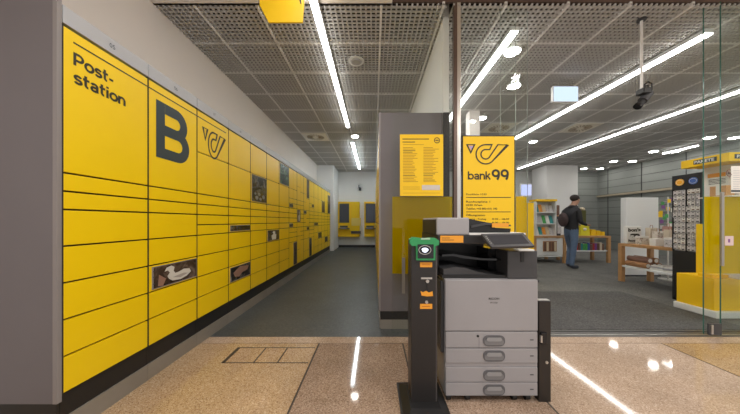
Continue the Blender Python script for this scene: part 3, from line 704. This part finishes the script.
# black post, right of copier
ps = thing('black_post', (XX(544.5, 1.6), 1.65, 0), 'slim black metal post with pale cap right of the photocopier', 'post')
xa, xb = 1.048, XX(551, 1.632)
b = MB(); b.box(xa, xb, 1.632, 1.68, 0, .640, P('post_brown_black', (.02, .016, .014), .35), bev=.004); b.build('post_body', ps)
b = MB(); b.box(xa+.001, xb-.001, 1.640, 1.672, .6405, .646, STEEL, bev=.003); b.build('cap', ps)
b = MB(); b.box(xa+.006, xa+.042, 1.617, 1.6315, ZZ(346, 1.6), ZZ(334, 1.6), BLACKG, bev=.003); b.box(xa+.002, xa+.012, 1.6165, 1.6315, ZZ(344, 1.6), ZZ(337, 1.6), STEEL); b.build('latch', ps)
b = MB(); b.tube((XX(547.5, 1.6)+.015, 1.626, ZZ(365, 1.6)), (XX(547.5, 1.6)+.015, 1.6315, ZZ(365, 1.6)), .009, STEEL, 12); b.build('lock', ps)

b = MB(); b.box(.90, 4.0, 2.72, 4.18, .0005, .006, speckle('mat_pile', (.085, .085, .085), (.055, .055, .055), (.12, .12, .12), 90, .95, .4), bev=.002)
tag(b.build('entrance_mat'), 'wide dark grey entrance mat just inside the glass front', 'mat')
# ------------------------------------------------------------------ shop furniture
# magazine table A
def table(x0, x1, y0, y1, zt, label, shelf_z=.33, cat='table', panel=None):
    r = thing('display_table', ((x0+x1)/2, (y0+y1)/2, 0), label, cat)
    b = MB(); b.box(x0, x1, y0, y1, zt-.05, zt, WOOD, bev=.004); b.build('table_top', r)
    for x in (x0, x1-.07):
        for y in (y0, y1-.07): b = MB(); b.box(x, x+.07, y, y+.07, 0, zt-.0505, WOOD, bev=.003); b.build('leg', r)
    b = MB(); b.box(x0+.005, x1-.005, y0+.03, y1-.03, shelf_z-.03, shelf_z, WHITE, bev=.002)
    b.build('shelf', r)
    if panel: b = MB(); b.box(*panel, WHITE, bev=.002); b.build('white_panel', r)
    return r
table(4.36, 5.24, 7.0, 7.8, .74, 'wooden display table with white front carrying the magazine rack', .20, panel=(4.435, 5.165, 7.03, 7.05, .22, .68))
b = MB(); b.box(4.62, 4.98, 7.0, 7.029, .32, .60, KRAFT)
for k in range(5): b.box(4.63+.07*k, 4.685+.07*k, 6.995, 7.0, .33, .58, CHROMA[[7, 4, 7, 7, 4][k]])
tag(b.build('wicker_basket'), 'brown basket set in the white front of the magazine table', 'basket')
table(5.42, 6.50, 7.05, 7.65, .74, 'wooden display table with coloured books on its lower shelf', .34)
for k in range(13):
    b = MB(); x = 5.52+.066*k; hh = .17+.05*random.random(); w_ = .045+.012*random.random()
    b.box(x, x+w_, 7.10, 7.28, .3405, .34+hh, CHROMA[[7, 0, 7, 1, 3, 3, 2, 7, 0, 6, 7, 4, 7][k]], bev=.002); b.box(x+.004, x+w_-.004, 7.101, 7.27, .34+hh, .341+hh, PAPER)
    tag(b.build('book'), 'upright book on the lower shelf behind the standing person', 'book', 'books on the lower shelf behind the person')
# yellow gift bags on table B
for k, (x, w_, hh, l) in enumerate(((5.78, .27, .30, 'tallest yellow bag on the book table, beside the person'), (6.08, .14, .17, 'low yellow box in the middle of the book table'), (6.24, .11, .14, 'small yellow box second from the right end of the book table'), (6.37, .10, .11, 'smallest yellow box at the right end of the book table'))):
    b = MB(); b.prism([(x, 7.2, .7405), (x+w_, 7.2, .7405), (x+w_*.92, 7.2, .74+hh), (x+w_*.1, 7.2, .74+hh*1.05)], (0, .16, 0), P('lime_yellow', (.72, .66, .02), .5) if k == 0 else YEL2)
    if k == 0: b.path([(x+.06, 7.28, .74+hh), (x+.07, 7.28, .82+hh), (x+.13, 7.28, .82+hh), (x+.14, 7.28, .74+hh)], .006, WHITE, 6); b.ball((x+.12, 7.19, .92), .04, PAPER)
    tag(b.build('gift_bag' if k == 0 else 'gift_box'), l, 'bag' if k == 0 else 'box')
# magazine rack
r = thing('magazine_rack', (4.72, 7.4, .74), 'white magazine rack with yellow top on the wooden table', 'rack')
rx0, rx1 = XX(536, 7.2), XX(556.5, 7.2)
b = MB(); b.box(rx0, rx0+.025, 7.2, 7.5, .7405, 1.70, WHITE); b.box(rx1-.025, rx1, 7.2, 7.5, .7405, 1.70, WHITE); b.box(rx0+.025, rx1-.025, 7.47, 7.5, .7405, 1.70, WHITE); b.build('frame', r)
b = MB(); b.box(rx0-.01, rx1+.01, 7.18, 7.5, 1.7005, 1.76, YEL2, bev=.004); b.build('top_board', r)
lv = [.7405, 1.06, 1.38]
for z in lv: b = MB(); b.box(rx0+.026, rx1-.026, 7.2, 7.469, z, z+.02, WHITE); b.build('shelf', r)
for i, z in enumerate(lv):
    for k in range(5):
        x = rx0+.035+k*.102; b = MB(); hh = .2+.05*random.random()
        b.prism([(x, 7.26, z+.0205), (x+.09, 7.26, z+.0205), (x+.09, 7.34, z+hh), (x, 7.34, z+hh)], (0, .012, .002), [PAPER, CARDM, CHROMA[4], CHROMA[1], CHROMA[3], CARDM, CHROMA[5]][(i*5+k*3) % 7])
        tag(b.build('magazine'), 'magazine standing in the '+['lowest', 'middle', 'top'][i]+' row of the white magazine rack', 'magazine', 'magazines in the '+['lowest', 'middle', 'top'][i]+' row')
# second smaller rack right of it
r = thing('leaflet_rack', (5.18, 7.4, .74), 'low dark leaflet rack right of the magazine rack, left of the person', 'rack')
b = MB(); b.box(5.13, 5.23, 7.2, 7.45, .7405, 1.28, DGREY); b.build('back', r)
b = MB(); b.box(5.133, 5.228, 7.17, 7.199, .80, 1.2, CARDM); b.build('leaflets', r)
b = MB(); b.box(5.127, 5.235, 7.19, 7.46, 1.281, 1.31, WOOD); b.box(5.135, 5.225, 7.22, 7.42, 1.311, 1.60, CHROMA[7], bev=.03); b.build('cap', r)
# table 2 (right)
T2 = table(4.70, 5.32, 3.88, 4.95, .725, 'wooden display table with white lower shelf left of the card rack', .315)
b = MB(); b.box(5.25, 5.92, 5.35, 5.47, 0, 1.64, WHITE, bev=.004); b.box(5.22, 5.95, 5.33, 5.49, 0, .03, DGREY)
tag(b.build('partition_panel'), 'tall plain white panel standing behind the right wooden table', 'panel')
# goods on table 2
c = MB(); c.box(4.73, 5.0, 4.80, 4.88, .7255, 1.055, PAPER, bev=.02)
c.text("bon's", (4.745, 4.80, .955), (1, 0, 0), (0, 0, 1), INK, h=.062, w=.235, bold=.06, thick=.002); c.text('go', (4.775, 4.80, .855), (1, 0, 0), (0, 0, 1), INK, h=.080, w=.19, bold=.09, thick=.002); c.text('home', (4.75, 4.80, .765), (1, 0, 0), (0, 0, 1), INK, h=.045, w=.22, bold=.05, thick=.002)
tag(c.build('printed_cushion', rec=False), 'white cushion with bold black lettering on the right wooden table', 'cushion')
gl = [('cream cushion second from the lettered cushion', 5.02, 4.62, .17, .22, 4), ('pale box right of the cream cushion', 4.82, 4.50, .12, .13, None)]
CR2 = P('cream_print', (.62, .54, .42), .7); PT2 = picture('floral_print', [(.2, .12, .1), (.6, .55, .45), (.7, .66, .6), (.4, .25, .2)], 18, .5)
items = [(5.05, 4.70, .14, .30, CR2, 'bag', 'tall cream gift bag right of the lettered cushion'), (4.80, 4.62, .14, .15, PT2, 'box', 'floral box in front of the lettered cushion'),
 (4.98, 4.52, .14, .24, PT2, 'bag', 'floral bag behind the floral box on the right table'), (5.14, 4.50, .13, .33, P('rose_print', (.45, .25, .22), .6), 'bag', 'tall rose coloured bag at the back of the right table'),
 (4.78, 4.36, .15, .12, PAPER, 'box', 'low white box at the front edge of the right table'), (4.96, 4.32, .14, .28, CR2, 'bag', 'cream bag in the middle of the right table'),
 (4.76, 4.12, .14, .15, CARDM, 'box', 'patterned box near the card rack end of the table'), (4.93, 4.08, .13, .30, PT2, 'bag', 'floral bag beside the card rack on the right table'), (5.13, 4.22, .13, .34, P('blush', (.6, .5, .42), .6), 'bag', 'blush bag at the back, nearest the card rack')]
for x, y, w_, hh, m, cat, l in items:
    b = MB()
    if cat == 'bag':
        b.prism([(x, y, .7255), (x+w_, y, .7255), (x+w_*.94, y, .7255+hh), (x+w_*.5, y, .7255+hh*.93), (x+w_*.06, y, .7255+hh)], (0, .09, 0), m); b.path([(x+w_*.3, y+.045, .72+hh*.9), (x+w_*.35, y+.045, .77+hh), (x+w_*.65, y+.045, .77+hh), (x+w_*.7, y+.045, .72+hh*.9)], .004, KRAFT, 6)
    else: b.box(x, x+w_, y, y+.10, .7255, .7255+hh, m, bev=.004); b.box(x-.002, x+w_+.002, y-.002, y+.102, .7255+hh*.8, .727+hh, PAPER)
    tag(b.build('gift_'+cat), l, cat)
for k, (x, y, l) in enumerate(((4.74, 4.02, 'nearest flat stack of white paper on the lower shelf'), (4.76, 4.24, 'second flat stack of white paper on the lower shelf'))):
    b = MB()
    for q in range(4): b.box(x+.01*(q % 2), x+.3+.01*(q % 2), y+.006*q, y+.19+.006*(q % 3), .3155+.02*q, .333+.02*q, PAPER if q != 2 else P('paper_grey', (.4, .4, .42), .7))
    tag(b.build('paper_stack'), l, 'paper')
for k, (x, y, z) in enumerate(((4.78, 4.48, .365), (4.89, 4.48, .365), (5.0, 4.50, .365), (4.835, 4.50, .453), (4.945, 4.50, .453))):
    b = MB(); m = [KRAFT, CHROMA[7], KRAFT, PICP, KRAFT][k]; b.tube((x, y, z), (x+.01, y+.38, z), .049, m, 14); b.tube((x, y-.001, z), (x, y+.002, z), .034, PAPER, 12)
    tag(b.build('wrapping_roll'), 'brown roll on the lower shelf of the right wooden table', 'roll', 'brown rolls on the lower shelf')
# hook stand behind (green / floral keyring stand)
r = thing('keyring_stand', (5.3, 3.98+1.2, 0), 'narrow stand of bright small goods left of the card rack', 'display stand')
b = MB(); b.tube((5.72, 5.0, .02), (5.72, 5.0, 1.62), .012, STEEL); b.tube((5.72, 5.0, 0), (5.72, 5.0, .02), .14, STEEL, 20); b.build('pole', r)
for k in range(22):
    b = MB(); a = k*2.4; z = .78+.036*k; rr = .09
    b.box(5.72+rr*math.cos(a)-.03, 5.72+rr*math.cos(a)+.03, 5.0+rr*math.sin(a)-.004, 5.0+rr*math.sin(a)+.004, z, z+.07, random.choice([PAPER, YEL2, CHROMA[3], CHROMA[6], PAPER, CARDM])); b.box(5.72+.8*rr*math.cos(a)-.002, 5.72+.8*rr*math.cos(a)+.002, min(5.0, 5.0+rr*math.sin(a)), max(5.0, 5.0+rr*math.sin(a))+.003, z+.066, z+.07, STEEL); b.build('hanging_card', r)
b = MB(); q = W(658.5, 214, 5.6); b.box(q.x-.11, q.x+.09, 5.6, 5.62, q.z-.07, q.z+.05, YEL2); b.tube((q.x, 5.61, .02), (q.x, 5.61, q.z-.06), .01, STEEL); b.tube((q.x, 5.61, 0), (q.x, 5.61, .02), .1, STEEL, 16); b.box(q.x-.06, q.x+.0, 5.6, 5.62, q.z+.16, q.z+.26, CHROMA[3]); b.box(q.x-.035, q.x-.028, 5.605, 5.615, q.z+.04, q.z+.17, STEEL)
tag(b.build('price_sign'), 'small yellow price sign on a stem right of the white panel', 'sign')
# card rack: its long face looks left
RX, RY0, RY1 = 4.41, 3.46, 3.80
kr = thing('card_rack', (4.58, 3.63, 0), 'tall black card rack with yellow and blue round logos', 'rack')
b = MB(); b.box(RX+.02, RX+.3, RY0+.01, RY1-.01, .72, 1.60, P('rack_back', (.34, .34, .35), .5)); b.build('pegboard', kr)
b = MB(); b.box(RX-.005, RX+.32, RY0, RY1, 1.60, 1.81, BLACK, bev=.004); hd = b.build('header', kr)
for y, m in ((3.70, P('logo_orange', (.85, .42, .02), .4)), (3.545, P('logo_blue', (.06, .14, .45), .4))):
    b = MB(); b.prism([(RX-.011, y+.052*math.cos(k*PI/10), 1.705+.048*math.sin(k*PI/10)) for k in range(20)], (.005, 0, 0), m); b.strip([(RX-.0118, y+.040*math.cos(k*PI/10), 1.705+.034*math.sin(k*PI/10)) for k in range(20)], .004, (-1, 0, 0), PAPER, True); b.build('round_logo', hd)
b = MB(); b.box(RX, RX+.30, RY0, RY1, .36, .72, BLACK, bev=.004); b.build('base_cabinet', kr)
b = MB()
for x in (RX, RX+.26):
    for y in (RY0, RY1-.04): b.box(x, x+.04, y, y+.04, 0, .36, BLACK)
b.box(RX, RX+.30, RY0, RY1, .0, .03, BLACK); b.build('stand_frame', kr)
b = MB()
for y in (RY0, RY0+.163, RY1-.014): b.box(RX-.004, RX+.019, y, y+.014, .72, 1.60, BLACK)
b.build('rack_upright', kr)
packs = []
for q in range(4):
    b = MB(); hh = (.072, .060, .074, .066)[q]; m = (CARDM, PAPER, CARDM, P('pack_grey', (.6, .58, .59), .5))[q]
    b.box(-.005, .005, .001, .044, .078-hh, .077, m); b.box(-.0062, -.005, .008, .036, .084-hh, .098-hh, (BLACK, CHROMA[7], BLACK, DGREY)[q]); b.box(-.0062, -.005, .012, .030, .062, .070, DGREY); b.box(.005, .014, .018, .026, .066, .072, STEEL)
    packs.append(b.build('hanging_card_pack'))
used_ = set()
for i in range(6):
    for j in range(11):
        y = RY0+.0145+.049*i+(.015 if i > 2 else 0); z = .728+.0785*j; q = random.randrange(4)
        if q not in used_: o = packs[q]; used_.add(q)
        else: o = packs[q].copy(); C.objects.link(o)
        o.location = (RX+.002-.008*random.random(), y, z); o.rotation_euler.z = random.uniform(-.25, .25)
        tag(o, 'small patterned card pack hanging on the tall black card rack', 'card', 'card packs on the black rack')
# parcel stand with PAKETE header
ps = thing('parcel_stand', (4.4, 3.2, 0), 'yellow parcel stand with PAKETE header behind the right glass', 'display stand')
b = MB(); b.box(4.05, 4.95, 3.06, 3.44, .08, .46, YEL2, bev=.004); b.box(4.046, 4.051, 3.085, 3.415, .11, .43, YEL2, bev=.002); b.build('plinth_box', ps)
b = MB(); b.box(4.02, 5.0, 3.02, 3.455, 0, .079, WHITE, bev=.01); b.build('foot', ps)
b = MB(); b.box(4.30, 4.34, 2.96, 3.36, .461, 1.835, WALLW, bev=.003); b.build('back_board', ps)
b = MB(); b.box(4.05, 4.95, 2.93, 3.39, 1.836, 1.935, YEL2, bev=.003)
b.box(4.046, 4.0495, 3.035, 3.255, 1.862, 1.913, SLATE); b.text('PAKETE', (4.045, 3.245, 1.871), (0, -1, 0), (0, 0, 1), PAPER, h=.034, w=.19, bold=.03); b.box(4.11, 4.40, 2.926, 2.9295, 1.862, 1.913, SLATE); b.text('PAKETE', (4.13, 2.925, 1.871), (1, 0, 0), (0, 0, 1), PAPER, h=.034, w=.22, bold=.03); b.build('header_board', ps, rec=False)
b = MB(); b.box(4.297, 4.2995, 3.12, 3.32, 1.60, 1.78, PAPER); b.box(4.296, 4.2968, 3.14, 3.31, 1.70, 1.75, ORANGE)
for k in range(4): b.box(4.296, 4.2968, 3.14, 3.30, 1.615+.018*k, 1.622+.018*k, INK)
b.build('poster', ps)
b = MB(); b.box(4.16, 4.2995, 2.98, 3.30, 1.435, 1.45, WALLW); b.build('shelf', ps)
CARDB = P('cardboard', (.55, .30, .13), .8)
def parcel(x0, x1, y0, y1, z0, z1, m, l):
    b = MB(); b.box(x0, x1, y0, y1, z0, z1, m, bev=.003); yc = (y0+y1)/2; b.box(x0-.001, x1+.001, yc-.018, yc+.018, z0+.01, z1+.001, PAPER if m is not YEL2 else YEL)
    tag(b.build('parcel_box'), l, 'parcel box')
parcel(4.18, 4.28, 3.05, 3.20, 1.4505, 1.575, CARDB, 'brown cardboard parcel on the upper shelf of the parcel stand')
parcel(4.302, 4.50, 3.365, 3.435, .461, 1.11, YEL2, 'tall narrow yellow parcel standing between card rack and glass door')
parcel(4.08, 4.28, 3.10, 3.24, .461, .50, YEL2, 'flat yellow parcel on top of the parcel stand plinth')
# screen far back
r = thing('wall_screen', (XX(526, 8), 8.0, 1.9), 'small bluish screen on a stem right of the bank sign', 'screen')
b = MB(); a = W(520.5, 183.5, 8); c = W(532, 196.5, 8); b.box(a.x, c.x, 8.0, 8.05, c.z, a.z, WHITE, bev=.005); b.box((a.x+c.x)/2-.02, (a.x+c.x)/2+.02, 8.01, 8.04, .02, c.z, STEEL); b.box((a.x+c.x)/2-.2, (a.x+c.x)/2+.2, 7.9, 8.15, 0, .02, STEEL); b.build('case_and_stem', r)
b = MB(); b.box(a.x+.03, c.x-.03, 7.99, 7.999, c.z+.04, a.z-.04, emit('blue_screen', (.45, .5, .95), .9)); b.build('panel', r)
# glass stickers right
b = MB(); q = W(729.6, 173, 2.562); cc = Vector(q); b.strip([cc+Vector((.032*math.cos(k*PI/12), 0, .032*math.sin(k*PI/12))) for k in range(24)], .009, (0, -1, 0), P('ring_red_brown', (.12, .04, .04), .5), True); b.strip([cc+Vector((-.022, -.001, .022)), cc+Vector((.022, -.001, -.022))], .007, (0, -1, 0), P('ring_red_brown', (.12, .04, .04), .5)); b.box(cc.x-.018, cc.x+.018, cc.y+.0005, cc.y+.001, cc.z-.008, cc.z+.008, INK)
tag(b.build('prohibition_sticker', rec=False), 'round prohibition sticker on the right glass pane', 'sticker')
b = MB(); a = W(731, 166, 2.562); c = W(748, 193, 2.562); b.box(a.x, c.x, 2.5615, 2.5635, c.z, a.z, PAPER)
for k in range(9): b.box(a.x+.02, c.x-.02, 2.561, 2.5614, a.z-.05-.022*k, a.z-.046-.022*k, P('notice_grey', (.35, .36, .42), .6))
b.box(a.x+.0, c.x, 2.561, 2.5614, c.z+.01, c.z+.03, SLATE)
tag(b.build('glass_notice'), 'white notice sheet stuck on the right glass pane', 'notice')
b = MB(); a = W(725, 236, 2.562); c = W(733.5, 245.5, 2.562); b.box(a.x, c.x, 2.5615, 2.5635, c.z, a.z, P('pink_paper', (.7, .55, .55), .6)); b.box(a.x+.03, a.x+.05, 2.561, 2.5614, c.z+.03, a.z-.03, CHROMA[6])
tag(b.build('glass_label'), 'small pale label stuck on the yellow band of the right glass', 'label')

# ------------------------------------------------------------------ person
def skinfig(name, nodes, edges, root, matfn, parent, sub=2, mats=()):
    me = bpy.data.meshes.new(name); off = woff(parent)
    me.from_pydata([Vector(n[0])-off for n in nodes], edges, [])
    o = bpy.data.objects.new(name, me); C.objects.link(o)
    md = o.modifiers.new('s', 'SKIN'); md.use_smooth_shade = True
    bm = bmesh.new(); bm.from_mesh(me); ly = bm.verts.layers.skin.verify(); bm.verts.ensure_lookup_table()
    for i, n in enumerate(nodes):
        r = n[1]; r = r if isinstance(r, tuple) else (r, r); bm.verts[i][ly].radius = r; bm.verts[i][ly].use_root = (i == root)
    bm.to_mesh(me); bm.free()
    sb = o.modifiers.new('u', 'SUBSURF'); sb.levels = sub; sb.render_levels = sub
    bpy.context.view_layer.update()
    ev = o.evaluated_get(bpy.context.evaluated_depsgraph_get()); me2 = bpy.data.meshes.new_from_object(ev)
    o.modifiers.clear(); o.data = me2; me2.materials.clear()
    for m in mats: me2.materials.append(m)
    for p_ in me2.polygons: p_.material_index = matfn(p_.center+off); p_.use_smooth = True
    o.name = name
    if parent: o.parent = parent
    return o
PX, PY = 4.83, 6.30
per = thing('person', (PX, PY, 0), 'person in black jacket and blue jeans standing at the display table, looking down', 'person')
def V(x, y, z): return (PX+x, PY+y, z)
N_ = []; E_ = []
def nd(p, r, prev=None):
    N_.append((p, r)); i = len(N_)-1
    if prev is not None: E_.append((prev, i))
    return i
pel = nd(V(0, 0, .93), (.15, .12))
wst = nd(V(.01, 0, 1.08), (.145, .12), pel); ch = nd(V(.0, 0, 1.27), (.20, .16), wst); up = nd(V(.02, 0, 1.42), (.17, .13), ch)
nk = nd(V(.07, 0, 1.53), .058, up); hb = nd(V(.12, 0, 1.60), (.078, .075), nk); hd_ = nd(V(.15, 0, 1.675), (.092, .082), hb); ht = nd(V(.12, 0, 1.75), (.06, .06), hd_)
for s_, kn, an, toe in ((-1, V(-.03, -.10, .50), V(-.10, -.11, .10), V(.08, -.12, .045)), (1, V(.09, .10, .50), V(.03, .11, .10), V(.21, .10, .045))):
    hp = nd(V(.0, .09*s_, .84), (.095, .095), pel); k_ = nd(kn, (.066, .066), hp); a_ = nd(an, (.05, .05), k_); hl = nd((an[0], an[1], .05), (.045, .045), a_); nd(toe, (.04, .034), hl)
for s_ in (-1, 1):
    sh = nd(V(.02, .17*s_, 1.40), (.068, .066), up); el = nd(V(.02 if s_ < 0 else .06, .23*s_, 1.12), (.05, .05), sh); wr = nd(V(.26, .15*s_, 1.06), (.036, .036), el)
    pm = nd(V(.32, .12*s_, 1.065), (.036, .02), wr)
    for q in range(4):
        f1 = nd(V(.375+.004*(q % 2), .12*s_+(.028-.019*q)*s_, 1.06-.004*q), .0095, pm); f2 = nd(V(.405, .12*s_+(.026-.018*q)*s_, 1.035-.003*q), .0085, f1)
    t1 = nd(V(.335, .08*s_, 1.055), .010, pm); nd(V(.365, .066*s_, 1.04), .009, t1)
def pm_(c):
    if c.z > 1.535: return 0
    if c.z < .085: return 3
    if c.x-PX > .27 and c.z > .95: return 0
    return 2 if c.z < .95 else 1
body = skinfig('person_body', N_, E_, 0, pm_, per, 2, (SKIN, JACKET, JEANS, SHOE))
b = MB(); b.ball(V(.105, 0, 1.715), .105, HAIR, (1.02, .88, .82), 20); b.build('hair', per)
b = MB(); b.ball(V(.232, 0, 1.655), .018, SKIN, (1, .7, 1.3), 10)
for s_ in (-1, 1): b.ball(V(.205, .034*s_, 1.685), .010, BLACKG, n=8); b.ball(V(.125, .084*s_, 1.665), .02, SKIN, (.8, .4, 1.2), 10)
b.ball(V(.212, 0, 1.615), .016, P('lips', (.35, .13, .1), .5), (.6, 1.3, .4), 10); b.build('face', per)
b = MB(); b.ball(V(.055, 0, 1.49), .11, JACKET, (1, .95, .5), 16); b.build('collar', per)
b = MB(); b.ball(V(-.24, -.06, 1.18), .15, P('rucksack_cloth', (.05, .03, .03), .8), (.6, .85, 1.15), 16)
tag(b.build('shoulder_bag'), 'dark shoulder bag on the back of the standing person', 'bag')
b = MB(); b.box(PX+.25, PX+.39, PY+.01, PY+.13, 1.09, 1.42, OLIVE, bev=.03); b.ball(V(.32, .07, 1.44), .07, CHROMA[4], (1, .8, .7), 12)
tag(b.build('held_bag'), 'olive bundle held against the chest of the standing person', 'bag')

per.rotation_euler.z = math.radians(10)
# ------------------------------------------------------------------ lights
def spot(loc, power, col=(1, .965, .92)):
    l = bpy.data.lights.new('lobby_lamp', 'SPOT'); l.energy = power; l.color = col; l.spot_size = math.radians(160); l.spot_blend = .6; l.shadow_soft_size = .06
    o = bpy.data.objects.new('lobby_lamp', l); o.location = loc; C.objects.link(o); return o
for x, y, z, p_ in ((-.3, -.6, 3.28, 80), (-.3, 1.0, 3.28, 30), (2.2, -.5, 3.37, 90), (2.2, 1.3, 3.37, 50), (4.6, 1.0, 3.37, 80)): spot((x, y, z), p_)
w = bpy.data.worlds.new('world'); S.world = w; w.use_nodes = True
w.node_tree.nodes['Background'].inputs[0].default_value = (1, .96, .93, 1); w.node_tree.nodes['Background'].inputs[1].default_value = .6
S.view_settings.view_transform = 'Standard'; S.view_settings.look = 'None'; S.view_settings.gamma = 1; S.view_settings.use_curve_mapping = False
S.view_settings.exposure = 0.63
